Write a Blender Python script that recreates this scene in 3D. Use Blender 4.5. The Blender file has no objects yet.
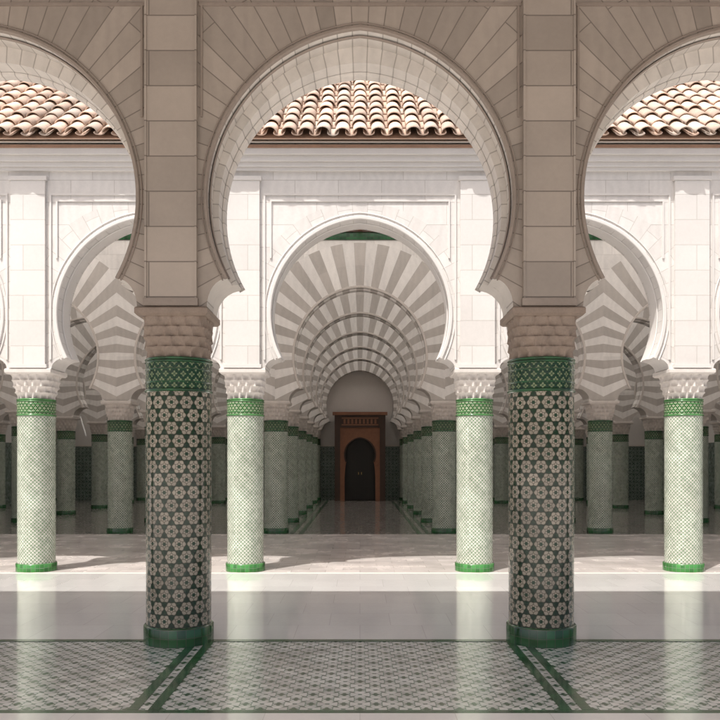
import bpy, math, random
from mathutils import Vector
random.seed(3)
pi=math.pi
scene=bpy.context.scene

# ------------------------------------------------------------ shader helpers
class E:
    def __init__(s,nt,sock): s.nt=nt; s.s=sock
    def __add__(s,o): return M(s.nt,'ADD',s,o)
    def __radd__(s,o): return M(s.nt,'ADD',o,s)
    def __sub__(s,o): return M(s.nt,'SUBTRACT',s,o)
    def __rsub__(s,o): return M(s.nt,'SUBTRACT',o,s)
    def __mul__(s,o): return M(s.nt,'MULTIPLY',s,o)
    def __rmul__(s,o): return M(s.nt,'MULTIPLY',o,s)
    def __truediv__(s,o): return M(s.nt,'DIVIDE',s,o)
    def lt(s,o): return M(s.nt,'LESS_THAN',s,o)
    def gt(s,o): return M(s.nt,'GREATER_THAN',s,o)
    def f(s,op,*a): return M(s.nt,op,s,*a)
def M(nt,op,*a):
    n=nt.nodes.new('ShaderNodeMath'); n.operation=op
    for i,x in enumerate(a):
        if isinstance(x,E): nt.links.new(x.s,n.inputs[i])
        else: n.inputs[i].default_value=float(x)
    return E(nt,n.outputs[0])
def setin(nt,sock,v):
    if isinstance(v,E): nt.links.new(v.s,sock)
    elif isinstance(v,(tuple,list)): sock.default_value=(v[0],v[1],v[2],1) if len(sock.default_value)==4 else v
    else: sock.default_value=v
def MIX(nt,fac,a,b,mode='MIX'):
    n=nt.nodes.new('ShaderNodeMix'); n.data_type='RGBA'; n.blend_type=mode
    setin(nt,n.inputs[0],fac); setin(nt,n.inputs[6],a); setin(nt,n.inputs[7],b)
    return E(nt,n.outputs[2])
def XYZ(nt,x,y,z=0.0):
    n=nt.nodes.new('ShaderNodeCombineXYZ')
    for i,v in enumerate((x,y,z)): setin(nt,n.inputs[i],v)
    return E(nt,n.outputs[0])
def SEP(nt,v):
    n=nt.nodes.new('ShaderNodeSeparateXYZ'); nt.links.new(v.s,n.inputs[0])
    return [E(nt,n.outputs[i]) for i in range(3)]
def NOISE(nt,vec,scale,detail=3,rough=.55):
    n=nt.nodes.new('ShaderNodeTexNoise'); nt.links.new(vec.s,n.inputs['Vector'])
    n.inputs['Scale'].default_value=scale; n.inputs['Detail'].default_value=detail; n.inputs['Roughness'].default_value=rough
    return E(nt,n.outputs[0])
def WHITE(nt,vec):
    n=nt.nodes.new('ShaderNodeTexWhiteNoise'); n.noise_dimensions='3D'; nt.links.new(vec.s,n.inputs['Vector'])
    return E(nt,n.outputs[0])
def RANGE(nt,v,a,b,c,d):
    n=nt.nodes.new('ShaderNodeMapRange'); nt.links.new(v.s,n.inputs[0])
    for i,x in enumerate((a,b,c,d)): n.inputs[i+1].default_value=x
    return E(nt,n.outputs[0])
def newmat(name):
    m=bpy.data.materials.new(name); m.use_nodes=True; nt=m.node_tree
    b=nt.nodes['Principled BSDF']
    g=nt.nodes.new('ShaderNodeNewGeometry'); uv=nt.nodes.new('ShaderNodeUVMap')
    return m,nt,b,E(nt,g.outputs['Position']),E(nt,uv.outputs[0]),E(nt,g.outputs['Random Per Island'])
def finish(nt,b,col,rough,height=None,dist=.003,strength=.6,coat=0):
    setin(nt,b.inputs['Base Color'],col); setin(nt,b.inputs['Roughness'],rough)
    if coat: b.inputs['Coat Weight'].default_value=coat; b.inputs['Coat Roughness'].default_value=.08
    if height is not None:
        n=nt.nodes.new('ShaderNodeBump'); n.inputs['Distance'].default_value=dist; n.inputs['Strength'].default_value=strength
        nt.links.new(height.s,n.inputs['Height']); nt.links.new(n.outputs[0],b.inputs['Normal'])

def mat_voussoir(name,c1,c2,joint,n=24,stripe=0.0,rmax=50,var=.25,rough=.6,blk=.55,jw=.005,big=.35,jop=.75):
    """stone wall whose blocks radiate from the arch centre (uv = metres from it)"""
    m,nt,b,pos,uv,rnd=newmat(name)
    x,z,_=SEP(nt,uv)
    r=M(nt,'SQRT',x*x+z*z)
    a=M(nt,'ARCTAN2',z,x)*(n/pi)+200.5
    idx=a.f('FLOOR'); fr=a-idx
    wd=r*(pi/n)
    edge=M(nt,'MINIMUM',fr,1.0-fr)*wd
    odd=idx.f('MODULO',2.0)
    rr=r/blk+odd*.5
    ridx=rr.f('FLOOR'); rf=rr-ridx
    redge=M(nt,'MINIMUM',rf,1.0-rf)*blk
    jr=M(nt,'MINIMUM',edge,redge).lt(jw)
    w1=WHITE(nt,XYZ(nt,idx,ridx,3.0))
    cz=z/.32; ci=cz.f('FLOOR'); cf=cz-ci
    cx=x/.62+ci.f('MODULO',2.0)*.5; cxi=cx.f('FLOOR'); cxf=cx-cxi
    jc=M(nt,'MINIMUM',M(nt,'MINIMUM',cf,1.0-cf)*.32,M(nt,'MINIMUM',cxf,1.0-cxf)*.62).lt(jw)
    w2=WHITE(nt,XYZ(nt,cxi,ci,9.0))
    inring=r.lt(rmax)
    stp=MIX(nt,odd*stripe,c1,c2)
    base=MIX(nt,inring,c1,stp)
    w=MIX(nt,inring,w2,w1)
    jm=M(nt,'ADD',inring*jr,(1.0-inring)*jc)
    nz=NOISE(nt,pos,1.3,5,.6); nf=NOISE(nt,pos,22,4,.7)
    wv=nt.nodes.new('ShaderNodeTexWave'); wv.inputs['Scale'].default_value=2.2; wv.inputs['Distortion'].default_value=9; wv.inputs['Detail'].default_value=3
    nt.links.new(pos.s,wv.inputs['Vector'])
    vein=E(nt,wv.outputs['Fac'])
    # vertical rain staining
    px,py_,pz=SEP(nt,pos)
    st=NOISE(nt,XYZ(nt,px*3.0,py_*3.0,pz*.35),1.6,4,.6)
    stain=RANGE(nt,st,.55,.8,0,.22)
    val=1.0+(w-.5)*var+(nz-.5)*big+(nf-.5)*.2+(vein-.5)*.05-stain*(big*2)
    n_=nt.nodes.new('ShaderNodeVectorMath'); n_.operation='SCALE'
    nt.links.new(base.s,n_.inputs[0]); nt.links.new(val.s,n_.inputs['Scale'])
    col=MIX(nt,jm*jop,E(nt,n_.outputs[0]),joint)
    h=(1.0-jm)+nf*.35+w*.25
    finish(nt,b,col,RANGE(nt,nf,.3,.7,rough-.12,rough+.12),h,.004,.7)
    return m

def mat_block(name,c1,joint,bw=.6,bh=.34,var=.2,rough=.6,axis='uv',jw=.005,nscale=1.3,coat=0,rv=.12,bump=.7,metal=0,off=.5,big=.3,wave=0):
    m,nt,b,pos,uv,rnd=newmat(name)
    x,z,_=SEP(nt,uv)
    cz=z/bh; ci=cz.f('FLOOR'); cf=cz-ci
    cx=x/bw+ci.f('MODULO',2.0).f('ABSOLUTE')*off+100.0; cxi=cx.f('FLOOR'); cxf=cx-cxi
    j=M(nt,'MINIMUM',M(nt,'MINIMUM',cf,1.0-cf)*bh,M(nt,'MINIMUM',cxf,1.0-cxf)*bw).lt(jw)
    w=WHITE(nt,XYZ(nt,cxi,ci,5.0))
    nz=NOISE(nt,pos,nscale,5,.62); nf=NOISE(nt,pos,24,4,.7)
    val=1.0+(w-.5)*var+(nz-.5)*big+(nf-.5)*.14
    n_=nt.nodes.new('ShaderNodeVectorMath'); n_.operation='SCALE'
    n_.inputs[0].default_value=c1; nt.links.new(val.s,n_.inputs['Scale'])
    col=MIX(nt,j*.8,E(nt,n_.outputs[0]),joint)
    ro=RANGE(nt,nz,.3,.7,rough-rv,rough+rv)+(w-.5)*rv*.6
    h=(1.0-j)+nf*.3+w*.15
    if wave: h=h+NOISE(nt,pos,4.0,2)*wave
    finish(nt,b,col,ro,h,.003,bump,coat)
    return m

def mat_rosette(name,cw,ch,cream,green,line,R=.43,petal=.06,k=8,rough=.2,inner=.55,gvar=.5,jw=.0,coat=.3,bump=.5,rim=.022,starR=.26,dirtlow=0):
    """staggered rosettes of glazed mosaic"""
    m,nt,b,pos,uv,rnd=newmat(name)
    u,v,_=SEP(nt,uv)
    pu=u/cw; pv=v/ch; asp=ch/cw
    def cell(o):
        a=pu+o+100.0; c=pv+o+100.0
        ia=a.f('FLOOR'); ic=c.f('FLOOR')
        return a-ia-.5,(c-ic-.5)*asp,ia,ic
    ax,ay,ai,aj=cell(0.0); bx,by,bi,bj=cell(.5)
    da=ax*ax+ay*ay; db=bx*bx+by*by
    s=da.lt(db)
    sel=lambda p,q: q+(p-q)*s
    x=sel(ax,bx); y=sel(ay,by); ii=sel(ai,bi+.5); jj=sel(aj,bj+.5)
    r=M(nt,'SQRT',x*x+y*y); th=M(nt,'ARCTAN2',y,x)
    ct=(th*k).f('COSINE')
    edge=R*(1.0+petal*ct)
    flower=r.lt(edge)
    rimm=(r-edge).f('ABSOLUTE').lt(rim)
    ie=R*inner*(1.0+.16*(th*k+pi).f('COSINE'))
    iring=(r-ie).f('ABSOLUTE').lt(.024)
    star=r.lt(R*starR*(1.0+.2*ct))
    spoke=(ct.lt(-.93))*(r.gt(R*inner))
    w=WHITE(nt,XYZ(nt,ii,jj,1.0)); w2=WHITE(nt,XYZ(nt,(pu*6).f('FLOOR'),(pv*6*asp).f('FLOOR'),2.0))
    nz=NOISE(nt,pos,3.0,4)
    g2=tuple(c*(1-gvar) for c in green)
    gcol=MIX(nt,M(nt,'MULTIPLY',w2,1.0),green,g2)
    ccol=MIX(nt,w*.9,cream,tuple(c*.68 for c in cream))
    col=MIX(nt,flower,gcol,ccol)
    lm=M(nt,'MAXIMUM',M(nt,'MAXIMUM',iring,spoke)*flower,rimm)
    col=MIX(nt,lm*.8,col,line)
    col=MIX(nt,star,col,green)
    dirt=RANGE(nt,nz,.35,.75,0,.4)
    if dirtlow:
        px,py_,pz=SEP(nt,pos)
        dirt=M(nt,'MINIMUM',dirt+RANGE(nt,pz+nz*.4,.3,.95,.35,0),1.0)
    col=MIX(nt,dirt,col,(.55,.5,.45),'MULTIPLY')
    finish(nt,b,col,RANGE(nt,w2+nz,.3,1.5,rough-.08,rough+.15),(1.0-lm)+w2*.45,.0025,bump,coat)
    return m

def mat_simple(name,c,rough=.5,var=.3,scale=6,metal=0,bump=.3,island=0,coat=0):
    m,nt,b,pos,uv,rnd=newmat(name)
    nz=NOISE(nt,pos,scale,5,.65); nf=NOISE(nt,pos,scale*9,3,.6)
    val=1.0+(nz-.5)*var*2+(nf-.5)*var
    if island: val=val+(rnd-.5)*island
    n_=nt.nodes.new('ShaderNodeVectorMath'); n_.operation='SCALE'
    n_.inputs[0].default_value=c; nt.links.new(val.s,n_.inputs['Scale'])
    col=E(nt,n_.outputs[0])
    if island:  # greyish, lichened tiles here and there
        g=RANGE(nt,(rnd*7.31).f('FRACT')+nz*.5,.75,1.2,0,.6)
        col=MIX(nt,g,col,(.50,.46,.41))
    finish(nt,b,col,RANGE(nt,nz,.3,.7,rough-.1,rough+.1),nf+nz,.004,bump,coat)
    b.inputs['Metallic'].default_value=metal
    return m

# ------------------------------------------------------------ mesh builder
class MB:
    def __init__(s): s.v=[];s.f=[];s.m=[];s.uv=[];s.sm=[];s.mats=[]
    def mi(s,mat):
        if mat not in s.mats: s.mats.append(mat)
        return s.mats.index(mat)
    def face(s,pts,mat,uvs=None,smooth=False):
        b=len(s.v); s.v+=[tuple(p) for p in pts]; s.f.append(tuple(range(b,b+len(pts))))
        s.m.append(s.mi(mat)); s.sm.append(smooth)
        if uvs is None:
            a=Vector(pts[1])-Vector(pts[0]); c=Vector(pts[2])-Vector(pts[1]); n=a.cross(c)
            ax=max(range(3),key=lambda i:abs(n[i]))
            uvs=[((p[1],p[2]) if ax==0 else (p[0],p[2]) if ax==1 else (p[0],p[1])) for p in pts]
        s.uv.append(uvs)
    def grid(s,rows,mat,uvs,smooth=True,closed=False):
        b=len(s.v); R=len(rows); C=len(rows[0])
        for r in rows: s.v+=[tuple(p) for p in r]
        for i in range(R-1):
            for j in range(C-1):
                s.f.append((b+i*C+j,b+i*C+j+1,b+(i+1)*C+j+1,b+(i+1)*C+j)); s.m.append(s.mi(mat)); s.sm.append(smooth)
                s.uv.append([uvs[i][j],uvs[i][j+1],uvs[i+1][j+1],uvs[i+1][j]])
    def box(s,x0,x1,y0,y1,z0,z1,mat,bev=0.0,skip=''):
        P=lambda x,y,z:(x,y,z)
        F={'f':[P(x0,y0,z0),P(x1,y0,z0),P(x1,y0,z1),P(x0,y0,z1)],'b':[P(x1,y1,z0),P(x0,y1,z0),P(x0,y1,z1),P(x1,y1,z1)],
           'l':[P(x0,y1,z0),P(x0,y0,z0),P(x0,y0,z1),P(x0,y1,z1)],'r':[P(x1,y0,z0),P(x1,y1,z0),P(x1,y1,z1),P(x1,y0,z1)],
           't':[P(x0,y0,z1),P(x1,y0,z1),P(x1,y1,z1),P(x0,y1,z1)],'d':[P(x0,y1,z0),P(x1,y1,z0),P(x1,y0,z0),P(x0,y0,z0)]}
        for k,q in F.items():
            if k not in skip: s.face(q,mat)
    def obj(s,name,data_only=False):
        me=bpy.data.meshes.new(name); me.from_pydata(s.v,[],s.f)
        for m in s.mats: me.materials.append(m)
        ul=me.uv_layers.new(name='UVMap'); k=0
        flat=[]
        for u in s.uv:
            for a in u: flat+= [a[0],a[1]]
        ul.data.foreach_set('uv',flat)
        me.polygons.foreach_set('material_index',s.m); me.polygons.foreach_set('use_smooth',s.sm)
        me.update()
        if data_only: return me
        o=bpy.data.objects.new(name,me); scene.collection.objects.link(o); return o

def arch_curve(a,zc,H,drop,n=36):
    e=(H*H-a*a)/(2*a); R=a+e
    t0=-math.asin(drop/R); t1=math.acos(e/R)
    right=[(-e+R*math.cos(t0+(t1-t0)*i/n), zc+R*math.sin(t0+(t1-t0)*i/n)) for i in range(n+1)]
    left=[(-x,z) for x,z in right]
    return left+right[::-1][1:]
def cavetto(xb,zi,xc,zc,n=8):
    return [(xc+(xb-xc)*math.cos(i/n*pi/2), zi+(zc-zi)*math.sin(i/n*pi/2)) for i in range(n)]
def bay(mb,xc,S,a,zc,H,drop,ih,zi,ztop,y0,y1,mat,matin=None,back=True,SL=None):
    matin=matin or mat
    arc=arch_curve(a,zc,H,drop)
    cx,cz=arc[-1]
    rc=cavetto(S/2-ih,zi,cx,cz)
    prof=[(-x,z) for x,z in rc]+arc+[p for p in rc[::-1]]
    h=S/2
    outline=[(-h,zi)]+prof+[(h,zi),(h,ztop),(-h,ztop)]
    uv=[(x,z-zc) for x,z in outline]
    mb.face([(xc+x,y0,z) for x,z in outline],mat,uv)
    if back: mb.face([(xc+x,y1,z) for x,z in outline][::-1],mat,uv[::-1])
    def strip(p,sm=True):
        mb.grid([[(xc+x,y0,z) for x,z in p],[(xc+x,y1,z) for x,z in p]],matin,[[(x,z-zc) for x,z in p],[(x*.93,(z-zc)*.93) for x,z in p]],sm)
    k=len(rc)
    strip(prof[:k+1]); strip(prof[k:-k]); strip(prof[-k-1:])
    for sx in (-1,1):
        q=[(xc+sx*h,y0,zi),(xc+sx*(h-ih),y0,zi),(xc+sx*(h-ih),y1,zi),(xc+sx*h,y1,zi)]
        mb.face(q,mat)
    mb.face([(xc-h,y0,ztop),(xc+h,y0,ztop),(xc+h,y1,ztop),(xc-h,y1,ztop)],mat)
def ring(mb,xc,a,zc,H,drop,sec,mat,smooth=False):
    """sweep section [(offset outward, y)] along the arch"""
    arc=arch_curve(a,zc,H,drop); n=len(arc); rows=[];uvs=[]
    for i,(x,z) in enumerate(arc):
        p=arc[max(i-1,0)]; q=arc[min(i+1,n-1)]
        tx,tz=q[0]-p[0],q[1]-p[1]; l=math.hypot(tx,tz); nx,nz=-tz/l,tx/l
        rows.append([(xc+x+nx*o,y,z+nz*o) for o,y in sec]); uvs.append([(x+nx*o,z+nz*o-zc) for o,y in sec])
    for j in range(len(sec)-1):
        mb.grid([[r[j] for r in rows],[r[j+1] for r in rows]],mat,[[u[j] for u in uvs],[u[j+1] for u in uvs]],True)
    for r in (rows[0],rows[-1]):
        if len(r)>2: mb.face(r,mat,[(0,0)]*len(r))

def sq(o0,o1,y,d):
    c=min(.006,(o1-o0)*.3)
    return [(o0,y),(o0,y-d+c),(o0+c,y-d),(o1-c,y-d),(o1,y-d+c),(o1,y)]

# ------------------------------------------------------------ materials
STN=(.40,.335,.285)
m_front=mat_voussoir('warm_sandstone_voussoirs',STN,(.34,.285,.24),(.16,.13,.11),n=34,stripe=.6,rmax=50,var=.26,blk=1.3,jw=.0045,big=.4)
m_frontin=mat_voussoir('bounce_lit_reveal_stone',(.70,.645,.59),(.66,.605,.555),(.36,.32,.285),n=34,stripe=.3,var=.12,blk=5,big=.18)  # pale tone puts courtyard bounce light into the reveal colour
m_frontblk=mat_block('warm_sandstone_blocks',STN,(.16,.13,.11),bw=.9,bh=.30,var=.26,big=.4)
m_trim=mat_simple('sandstone_moulding',(.31,.25,.21),.55,.25,3)
m_white=mat_voussoir('white_limestone_voussoirs',(.68,.655,.63),(.64,.615,.59),(.44,.41,.38),n=22,stripe=.7,rmax=1.60,var=.09,blk=.5,jw=.0035,big=.16,jop=.7)
m_whiteblk=mat_block('white_limestone_blocks',(.68,.655,.63),(.46,.43,.40),bw=.8,bh=.36,var=.10,jw=.0035,big=.16)
m_whitetrim=mat_simple('white_stone_moulding',(.69,.665,.64),.5,.08,3)
m_stripe=mat_voussoir('striped_marble_voussoirs',(.76,.725,.69),(.485,.445,.41),(.50,.46,.43),n=30,stripe=1.0,rmax=2.5,var=.14,blk=4,jw=.003,big=.28)
m_plaster=mat_simple('hall_plaster',(.64,.61,.58),.7,.08,2)
m_col1=mat_rosette('dark_green_rosette_mosaic',2*pi*.285/14,2*pi*.285/14*1.732,(.52,.45,.36),(.015,.052,.024),(.06,.06,.035),R=.43,petal=.09,k=6,inner=.56,rim=.03,starR=.3,rough=.17,coat=.5)
m_col2=mat_rosette('white_green_rosette_mosaic',2*pi*.264/16,2*pi*.264/16*1.0,(.72,.725,.67),(.05,.165,.04),(.12,.25,.10),R=.37,petal=.20,k=4,inner=.5,gvar=.35,starR=.24)
m_col3=mat_rosette('grey_green_rosette_mosaic',2*pi*.264/15,2*pi*.264/15*1.0,(.64,.66,.60),(.025,.10,.04),(.07,.16,.08),R=.36,petal=.18,k=4,inner=.5,gvar=.35,starR=.3)
m_band=mat_rosette('green_band_mosaic',.075,.10,(.30,.36,.20),(.012,.065,.026),(.03,.08,.03),R=.27,petal=.3,k=4,inner=.4)
m_bandl=mat_rosette('light_green_band_mosaic',.06,.08,(.60,.66,.48),(.05,.18,.05),(.08,.17,.06),R=.27,petal=.3,k=4,inner=.4)
m_green=mat_block('green_glazed_tiles',(.018,.09,.03),(.07,.09,.06),bw=.075,bh=.075,var=.8,rough=.16,off=0,jw=.003,coat=.5,rv=.06)
m_greenl=mat_block('bright_green_glazed_tiles',(.05,.20,.05),(.16,.22,.14),bw=.06,bh=.06,var=.7,rough=.2,off=0,jw=.003,coat=.4,rv=.06)
m_cap1=mat_simple('carved_warm_stone',(.31,.235,.185),.6,.4,7)
m_cap2=mat_simple('carved_white_stone',(.68,.64,.60),.6,.18,7)
m_cap3=mat_simple('carved_grey_stone',(.60,.545,.50),.6,.22,7)
m_flo1=mat_rosette('zellige_floor',.215,.215,(.80,.80,.77),(.03,.10,.045),(.15,.22,.17),R=.385,petal=.20,k=4,rough=.12,inner=.5,coat=.6,bump=.25,starR=.34)
m_marble=mat_block('polished_marble_floor',(.83,.81,.79),(.62,.60,.58),bw=.6,bh=.6,var=.07,rough=.11,jw=.003,nscale=.9,rv=.05,bump=.12,off=.5,coat=.8,big=.15,wave=1.2)
m_gal=mat_block('rose_stone_paving',(.57,.52,.495),(.36,.33,.315),bw=.5,bh=.25,var=.2,rough=.24,jw=.005,rv=.08,bump=.25,coat=.2)
m_hallf=mat_rosette('hall_mosaic_floor',.30,.30,(.34,.305,.28),(.07,.085,.07),(.10,.10,.09),R=.40,petal=.12,k=4,rough=.14,coat=.5,bump=.15)
m_dado=mat_rosette('dark_zellige_dado',.30,.30,(.24,.29,.26),(.018,.062,.04),(.03,.06,.045),R=.40,petal=.12,k=8,rough=.25)
m_wood=mat_simple('dark_cedar_wood',(.085,.05,.036),.5,.4,5)
m_woodr=mat_simple('red_brown_carved_wood',(.34,.15,.085),.5,.35,6)
m_door=mat_simple('blackened_door_wood',(.032,.028,.026),.5,.4,6)
m_tile=mat_simple('terracotta_roof_tile',(.64,.49,.395),.75,.38,5,island=.6,bump=.6)
m_pan=mat_simple('terracotta_pan_tile',(.50,.36,.28),.8,.3,5,island=.4,bump=.6)
m_fascia=mat_simple('terracotta_eave',(.36,.22,.15),.7,.3,5)
m_ceil=mat_simple('painted_ceiling',(.58,.53,.48),.7,.12,2)
m_ground=mat_block('ground_paving',(.50,.47,.44),(.36,.33,.3),bw=1.0,bh=1.0,var=.1,rough=.5)
m_brass=mat_simple('aged_brass',(.45,.32,.14),.35,.3,12,metal=1)
m_frost=bpy.data.materials.new('added_rooflight_glass'); m_frost.use_nodes=True  # translucent panes for the rooflights added to light the hall
_nt=m_frost.node_tree; _nt.nodes.remove(_nt.nodes['Principled BSDF'])
_t=_nt.nodes.new('ShaderNodeBsdfTranslucent'); _t.inputs[0].default_value=(.90,.885,.85,1)
_nt.links.new(_t.outputs[0],_nt.nodes['Material Output'].inputs[0])

# ------------------------------------------------------------ columns
def revolve(mb,prof,mat,seg=64,R=None):
    rows=[];uvs=[]
    for z,r in prof:
        rr=R or r
        rows.append([(r*math.cos(2*pi*k/seg),r*math.sin(2*pi*k/seg),z) for k in range(seg+1)])
        uvs.append([(2*pi*rr*k/seg,z) for k in range(seg+1)])
    mb.grid(rows,mat,uvs,True)
def torus_prof(z,r,h,o,n=6):
    return [(z+h*i/n, r+o*math.sin(pi*i/n)) for i in range(n+1)]
def capital(mb,z0,z1,r0,s1,mat,seg=128):
    levels=[]; tiers=4
    for t in range(tiers):
        for i in range(7):
            f=i/6; g=(t+f)/tiers
            z=z0+(z1-z0)*g
            flare=(t+ f**2.4*1.25)/tiers
            levels.append((z,min(flare,1.04),f,t))
    rows=[];uvs=[]
    for z,fl,f,t in levels:
        p=2+4*max(0,min(1,fl)); row=[]
        s=r0+(s1-r0)*fl
        for k in range(seg+1):
            th=2*pi*k/seg
            r=s/((abs(math.cos(th))**p+abs(math.sin(th))**p)**(1/p))
            ph=0 if t%2==0 else pi
            niche=(.5+.5*math.cos(16*th+ph))**.6
            r-= .045*(1-f)**.8*niche+ .018*f*(1-abs(math.cos(8*th+ph/2)))
            row.append((r*math.cos(th),r*math.sin(th),z))
        rows.append(row); uvs.append([(k/seg,z) for k in range(seg+1)])
    mb.grid(rows,mat,uvs,False)
def column_mesh(name,r,shaft,band,green,cap,zb=.16,zband=2.2,zcap=2.50,ztop=2.92,aba=.33):
    mb=MB()
    ab=.075
    revolve(mb,[(0,r+.022),(zb-.012,r+.022),(zb,r+.012),(zb+.001,r)],green)
    revolve(mb,[(zb,r),(zband,r)],shaft)
    revolve(mb,torus_prof(zband,r,.03,.014),green)
    revolve(mb,[(zband+.03,r+.004),(zcap-.05,r+.004)],band)
    revolve(mb,torus_prof(zcap-.05,r,.025,.012),green)
    revolve(mb,torus_prof(zcap-.025,r,.025,.012),green)
    mz=(zband+zcap)/2-.01
    revolve(mb,torus_prof(mz-.06,r+.003,.014,.006),green)
    revolve(mb,torus_prof(mz+.05,r+.003,.014,.006),green)
    capital(mb,zcap,ztop-ab,r-.0,aba-.03,cap)
    a0,a1=aba-.02,aba
    z0,z1,z2,z3=ztop-ab,ztop-ab+.02,ztop-.012,ztop
    loops=[(a0,z0),(a1,z1),(a1,z2),(a1-.012,z3)]
    mb.face([(-a0,-a0,z0),(a0,-a0,z0),(a0,a0,z0),(-a0,a0,z0)],cap)
    for (p,za),(q,zb_) in zip(loops,loops[1:]):
        for s in range(4):
            c=[(-1,-1),(1,-1),(1,1),(-1,1)]; A=c[s];B=c[(s+1)%4]
            mb.face([(A[0]*p,A[1]*p,za),(B[0]*p,B[1]*p,za),(B[0]*q,B[1]*q,zb_),(A[0]*q,A[1]*q,zb_)],cap)
    p=a1-.012; mb.face([(-p,-p,z3),(p,-p,z3),(p,p,z3),(-p,p,z3)],cap)
    return mb.obj(name,True)
me1=column_mesh('dark_tiled_column',.285,m_col1,m_band,m_green,m_cap1,aba=.312)
me2=column_mesh('white_tiled_column',.264,m_col2,m_bandl,m_greenl,m_cap2,zb=.12,zband=2.25,zcap=2.5)
me3=column_mesh('hall_tiled_column',.264,m_col3,m_band,m_green,m_cap3,zb=.12,zband=2.25,zcap=2.5)
def place(me,name,x,y,rot=0):
    o=bpy.data.objects.new(name,me); o.location=(x,y,0); scene.collection.objects.link(o); return o

D1,D2,D3=7.135,11.72,17.84
# ---- near arcade
S=3.229
for k in range(-3,3):
    place(me1,'dark_tiled_column',(k+.5)*S,D1)
mb=MB()
yf,ym,yb=D1-.27,D1+.03,D1+.30
ZT=5.72
A1=(1.32,3.867,1.45,.70); A2=(1.265,3.84,1.33,.66)
for k in range(-2,3):
    xc=k*S
    bay(mb,xc,S,*A1,.30,2.925,ZT,yf,ym,m_front,m_frontin,back=False)
    bay(mb,xc,S,*A2,.285,2.925,ZT,ym+.001,yb,m_frontin,m_frontin)
    ring(mb,xc,*A1,[(-.012,yf+.02),(-.012,yf-.012),(-.004,yf-.02),(.016,yf-.02),(.022,yf-.012),(.022,yf)],m_trim)
    ring(mb,xc,*A1,sq(.034,.046,yf,.012),m_trim)
    ring(mb,xc,1.32,3.867,1.45,.68,[(-.012,yf+.10),(-.02,yf+.11),(-.02,yf+.13),(-.012,yf+.14),(0,yf+.14)],m_trim)
    ring(mb,xc,*A2,[(-.003,yb-.10),(-.02,yb-.09),(-.026,yb-.07),(-.026,yb+.01),(.03,yb+.012),(.03,yb)],m_frontin)
    w=S/2-.235
    mb.box(xc-w,xc+w,yf-.018,yf,5.50,5.525,m_trim)
    mb.box(xc-w,xc+w,yf-.03,yf,5.60,5.66,m_trim)
    for sx in (-1,1):
        x0=xc+sx*(w-.03); mb.box(min(x0,x0+sx*.018),max(x0,x0+sx*.018),yf-.014,yf,4.55,5.50,m_trim)
for k in range(-3,3):
    xp=(k+.5)*S
    mb.box(xp-.222,xp+.222,yf-.045,yf,2.99,ZT,m_frontblk)
    mb.box(xp-.232,xp+.232,yf-.06,yf,2.927,2.988,m_trim)
    for sx in(-1,1):
        a,b_=sorted((xp+sx*.205,xp+sx*.222)); mb.box(a+.0,b_,yf-.057,yf-.046,2.99,ZT,m_frontblk)
mb.obj('arcade_wall')
mb=MB(); W=2.5*S
RY=2.0
mb.box(-W,W,RY,yb,ZT+.002,ZT+.1,m_ceil)
for k in range(-16,17): mb.box(k*.5-.06,k*.5+.06,RY+.02,yf-.07,ZT-.14,ZT,m_wood)
mb.obj('gallery_roof')

# ---- courtyard facade
SC,SS=3.355,3.06
xs2=[SC/2+i*SS for i in range(4)]; xs2=[-x for x in xs2[::-1]]+xs2
for x in xs2: place(me2,'white_tiled_column',x,D2)
mb=MB(); y0,y1=D2-.27,D2+.27
ZF=6.28
for i in range(len(xs2)-1):
    xa,xb=xs2[i],xs2[i+1]; xc=(xa+xb)/2; s=xb-xa
    a=s/2-.395; zc=3.70; H=5.07-zc
    bay(mb,xc,s,a,zc,H,.62,.32,2.925,ZF,y0,y1,m_white)
    ring(mb,xc,a,zc,H,.62,[(-.01,y0+.02),(-.01,y0-.015),(0,y0-.022),(.035,y0-.022),(.045,y0-.014),(.045,y0)],m_whitetrim)
    ring(mb,xc,a,zc,H,.62,sq(.075,.09,y0,.014),m_whitetrim)
    ring(mb,xc,a,zc,H,.62,[(-.004,y0+.20),(-.016,y0+.21),(-.016,y0+.44),(-.004,y0+.45)],m_whitetrim)
    w=s/2-.30
    for (o,z) in ((0,5.40),(.09,5.31)):
        mb.box(xc-w+o,xc+w-o,y0-.02,y0,z,z+.028,m_whitetrim)
        for sx in (-1,1):
            p,q=sorted((xc+sx*(w-o),xc+sx*(w-o-.024))); mb.box(p,q,y0-.02,y0,3.05 if o==0 else 4.5,z-.001,m_whitetrim)
for x in xs2:
    mb.box(x-.245,x+.245,y0-.05,y0,2.93,5.60,m_whiteblk)
    mb.box(x-.27,x+.27,y0-.065,y0,5.602,5.66,m_whitetrim)
    mb.box(x-.27,x+.27,y0-.065,y0,2.927,2.98,m_whitetrim)
L=xs2[-1]
for (py,za,zb) in ((.05,5.74,5.785),(.08,5.787,5.85),(.12,5.852,5.93),(.17,5.932,6.015)):
    mb.box(-L,L,y0-py,y0,za,zb,m_whitetrim)
mb.box(-L,L,y0-.19,y0,6.017,6.055,m_fascia)
mb.obj('courtyard_facade')

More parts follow.
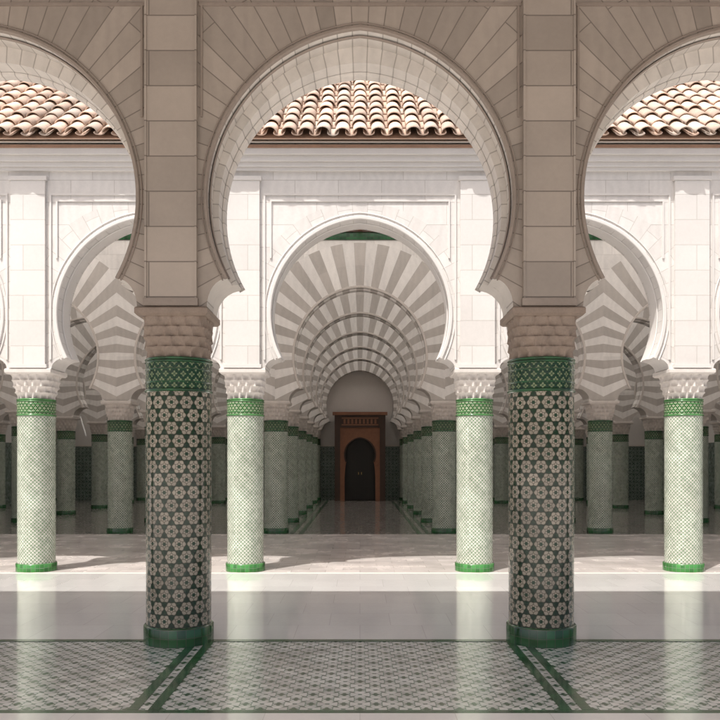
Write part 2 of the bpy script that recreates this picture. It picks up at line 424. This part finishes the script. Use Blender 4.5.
# ---- tiled roof over the facade
al=math.radians(38); ey,ez=11.18,6.11
ridge_h=3.5
slope=ridge_h/math.cos(al)
mb=MB()
def T(x,s,n):
    return (x,ey+s*math.cos(al)-n*math.sin(al),ez+s*math.sin(al)+n*math.cos(al))
p=.25; n=int(L/p); cl=.36; nc=int(slope/cl)+1
for i in range(-n,n+1):
    for j in range(nc):
        s0=j*cl-.02+random.uniform(-.022,.022); s1=min(s0+cl+.07,slope+.02); dx=random.uniform(-.010,.010); tw=random.uniform(-.013,.013)
        lf=random.uniform(-.007,.010)
        rows=[];uv=[]
        for (s,r,l) in ((s0,.096,.078+lf),(s1,.080,.047)):
            rows.append([T(i*p+dx+(tw if s==s0 else 0)+r*math.cos(pi*t/8),s,l+r*.8*math.sin(pi*t/8)) for t in range(9)]); uv.append([(0,0)]*9)
        mb.grid(rows,m_tile,uv,True)
        rows=[]
        for (s,r,l) in ((s0-.02,.080,.086),(s1,.088,.066)):
            rows.append([T((i+.5)*p+r*math.cos(pi*t/6),s,l-r*.5*math.sin(pi*t/6)) for t in range(7)])
        mb.grid(rows,m_pan,[[(0,0)]*7]*2,True)
mb.face([T(-L,-.0,.0),T(L,0,0),T(L,slope,0),T(-L,slope,0)],m_pan)
mb.face([T(-L,0.02,-.05),T(L,.02,-.05),T(L,slope,-.05),T(-L,slope,-.05)],m_ceil)
o=mb.obj('tiled_roof')
md=o.modifiers.new('Solidify','SOLIDIFY'); md.thickness=.014; md.offset=-1
yr_,zr_=ey+ridge_h,ez+ridge_h*math.tan(al)
mb=MB(); mb.box(-L,L,yr_-.12,yr_+.1,7.1,zr_+.02,m_plaster)
rw=[[(-L+.45*i,yr_-.01+.11*math.cos(pi*t/8),zr_+.03+.11*math.sin(pi*t/8)) for t in range(9)] for i in range(int(2*L/.45)+1)]
mb.grid(rw,m_tile,[[(0,0)]*9]*len(rw)); mb.obj('roof_ridge_wall')

# ---- hall
xs3=[1.873+i*3.48 for i in range(4)]; xs3=[-x for x in xs3[::-1]]+xs3
rows=[D3+3.1*i for i in range(5)]
for r,yr in enumerate(rows):
    for x in xs3: place(me3,'hall_tiled_column',x,yr)
    mb=MB(); y0,y1=yr-.25,yr+.25
    for i in range(len(xs3)-1):
        xa,xb=xs3[i],xs3[i+1]; xc=(xa+xb)/2; s=xb-xa
        a=s/2-.42; zc=3.90; H=a*1.0+.07
        bay(mb,xc,s,a,zc,H,.70,.31,2.925,6.46,y0,y1,m_stripe)
        ring(mb,xc,a,zc,H,.70,[(-.006,y0+.02),(-.006,y0-.012),(.03,y0-.018),(.04,y0-.01),(.04,y0)],m_cap3)
        ring(mb,xc,a,zc,H,.70,[(-.003,y0+.15),(-.03,y0+.16),(-.03,y0+.34),(-.003,y0+.35)],m_stripe)
    X=xs3[-1]
    mb.box(-X,X,y0-.03,y1+.03,6.462,6.62,m_green)
    mb.box(-X,X,y0-.08,y1+.08,6.622,6.95,m_wood)
    if r==0:
        for k in range(int(-X/.4),int(X/.4)): mb.box(k*.4-.06,k*.4+.06,y0-.2,y0-.082,6.65,6.90,m_woodr)
    mb.obj('striped_arch_wall')
YE=32.9
mb=MB(); X=xs3[-1]+.3
mb.box(-X,X,YE,YE+.3,2.262,7.1,m_plaster)
mb.box(-X,X,YE-.012,YE+.3,0,2.2,m_dado)
mb.box(-X,X,YE-.03,YE+.3,2.202,2.26,m_cap3)
for i in range(len(xs3)-1):
    xa,xb=xs3[i],xs3[i+1]; xc=(xa+xb)/2; s=xb-xa; a=s/2-.5
    bay(mb,xc,s,a,3.85,a+.07,.66,.36,2.93,6.46,YE-.34,YE-.03,m_stripe,back=False)
mb.obj('hall_end_wall')
for x in xs3: place(me3,'hall_tiled_column',x,YE-.30)
for sx in (-1,1):
    mb=MB(); a,b_=sorted((sx*X,sx*(X+.3)))
    mb.box(a,b_,D3-6.1,YE+.3,2.262,7.1,m_plaster); a2,b2=sorted((sx*(X-.012),sx*(X+.3)))
    mb.box(a2,b2,D3-6.1,YE+.3,0,2.26,m_dado); mb.obj('hall_side_wall')
mb=MB(); gl=MB()
solid=[(D2+1.3,yr_+.3)]
for i,yr in enumerate(rows): solid.append((yr-(.45 if i==0 else .8),yr+.8))
solid.append((YE-.4,YE+.3))
for a,b_ in solid:
    mb.box(-X,X,a,b_,7.1,7.25,m_ceil)
for (a0_,a1_),(b0_,b1_) in zip(solid,solid[1:]):
    gl.face([(-X,a1_,7.2),(X,a1_,7.2),(X,b0_,7.2),(-X,b0_,7.2)],m_frost)  # unseen rooflight between ceiling strips, added to brighten hall and gallery
    for k in range(int(-X/1.16),int(X/1.16)+1):
        mb.box(k*1.16-.04,k*1.16+.04,a1_,b0_,7.08,7.19,m_wood)
mb.obj('hall_ceiling'); gl.obj('added_rooflight')

# ---- portal
mb=MB(); py=YE-.75; zt=3.45
mb.box(-1.02,-.80,py,YE-.013,0,zt,m_wood); mb.box(.80,1.02,py,YE-.013,0,zt,m_wood)
mb.box(-.799,.799,py,YE-.36,2.95,zt,m_wood)
mb.box(-1.1,1.1,py-.06,YE-.36,zt+.002,zt+.12,m_woodr)
mb.box(-.74,.74,py-.02,py-.001,3.03,3.08,m_woodr); mb.box(-.74,.74,py-.02,py-.001,3.3,3.35,m_woodr)
for k in range(9): mb.box(-.66+k*.155,-.58+k*.155,py-.015,py-.001,3.1,3.28,m_woodr)
bay(mb,0,1.598,.60,1.85,.66,.28,.16,0.0,2.948,py+.06,py+.16,m_woodr)
mb.box(-.799,-.62,py+.03,py+.17,0,1.45,m_woodr); mb.box(.62,.799,py+.03,py+.17,0,1.45,m_woodr)
ring(mb,0,.60,1.85,.66,.28,sq(0,.05,py+.06,.03),m_wood)
for sx in (-1,1):
    for k in range(4):
        a,b_=sorted((sx*(.01+k*.17),sx*(.17+k*.17))); mb.box(a,b_,py+.22,py+.27,0.02,2.9,m_door)
    for z in (.5,1.2,1.9): 
        a,b_=sorted((sx*.02,sx*.66)); mb.box(a,b_,py+.20,py+.219,z,z+.07,m_door)
    mb.box(sx*.06-.015,sx*.06+.015,py+.18,py+.199,1.05,1.15,m_brass)
mb.box(-.79,.79,py+.28,YE-.36,0,2.94,m_door)
mb.obj('portal_door')

# ------------------------------------------------------------ floors
def sheet(name,x0,x1,y0,y1,z,mat):
    mb=MB(); mb.face([(x0,y0,z),(x1,y0,z),(x1,y1,z),(x0,y1,z)],mat); return mb.obj(name)
sheet('ground',-400,400,-400,400,-.03,m_ground)
sheet('gallery_floor',-9,9,-1.4,7.16,0,m_flo1)
sheet('courtyard_floor',-14,14,7.16,11.42,0,m_marble)
sheet('arcade_floor',-X,X,11.42,D3-.35,0.0,m_gal)
sheet('hall_floor',-X,X,D3-.35,YE,0,m_hallf)
mb=MB()
mb.box(-9,9,7.08,7.16,.0005,.004,m_green)
mb.box(-9,9,5.07,5.13,.0005,.004,m_green)
for s in (-1,1):
    for k in (0,1):
        xa=s*(1.29+k*S); 
        for o in (0,.135):
            p,q=sorted((xa+s*o,xa+s*(o+.07))); mb.box(p,q,5.135,7.075,.0005,.004,m_green)
mb.obj('floor_border_tiles')
mb=MB(); mb.box(-9,9,2.5,5.065,.0005,.004,m_marble); mb.obj('marble_floor_band')
mb=MB()
for s in (-1,1):
    for o in (1.25,1.46):
        p,q=sorted((s*o,s*(o+.10))); mb.box(p,q,D3-.3,YE-.8,.0005,.004,m_green)
mb.obj('aisle_border_tiles')
mb=MB(); mb.box(-14,14,11.38,11.46,.0005,.004,m_cap3); mb.obj('threshold_strip')

# ------------------------------------------------------------ light, world, camera
el=math.radians(63); az=math.radians(36)
Sv=Vector((-math.cos(el)*math.sin(az),-math.cos(el)*math.cos(az),math.sin(el)))
sd=bpy.data.lights.new('sun','SUN'); sd.energy=4.9; sd.angle=math.radians(.6); sd.color=(1,.962,.915)
so=bpy.data.objects.new('sun',sd); so.rotation_euler=(-Sv).to_track_quat('-Z','Y').to_euler(); so.location=(0,-10,20); scene.collection.objects.link(so)
w=bpy.data.worlds.new('World'); scene.world=w; w.use_nodes=True; nt=w.node_tree
sk=nt.nodes.new('ShaderNodeTexSky'); sk.sky_type='NISHITA'; sk.sun_disc=False; sk.sun_elevation=el; sk.sun_rotation=pi+az
sk.dust_density=8; sk.air_density=1.0
bg=nt.nodes['Background']; nt.links.new(sk.outputs[0],bg.inputs[0]); bg.inputs[1].default_value=.145
cd=bpy.data.cameras.new('camera'); cd.sensor_width=36; cd.lens=40; cd.shift_y=.1403; cd.clip_end=2000; cd.clip_start=.05
co=bpy.data.objects.new('camera',cd); co.location=(0,0,1.6); co.rotation_euler=(pi/2,0,0); scene.collection.objects.link(co)
scene.camera=co
scene.view_settings.view_transform='Standard'; scene.view_settings.look='None'; scene.view_settings.exposure=0
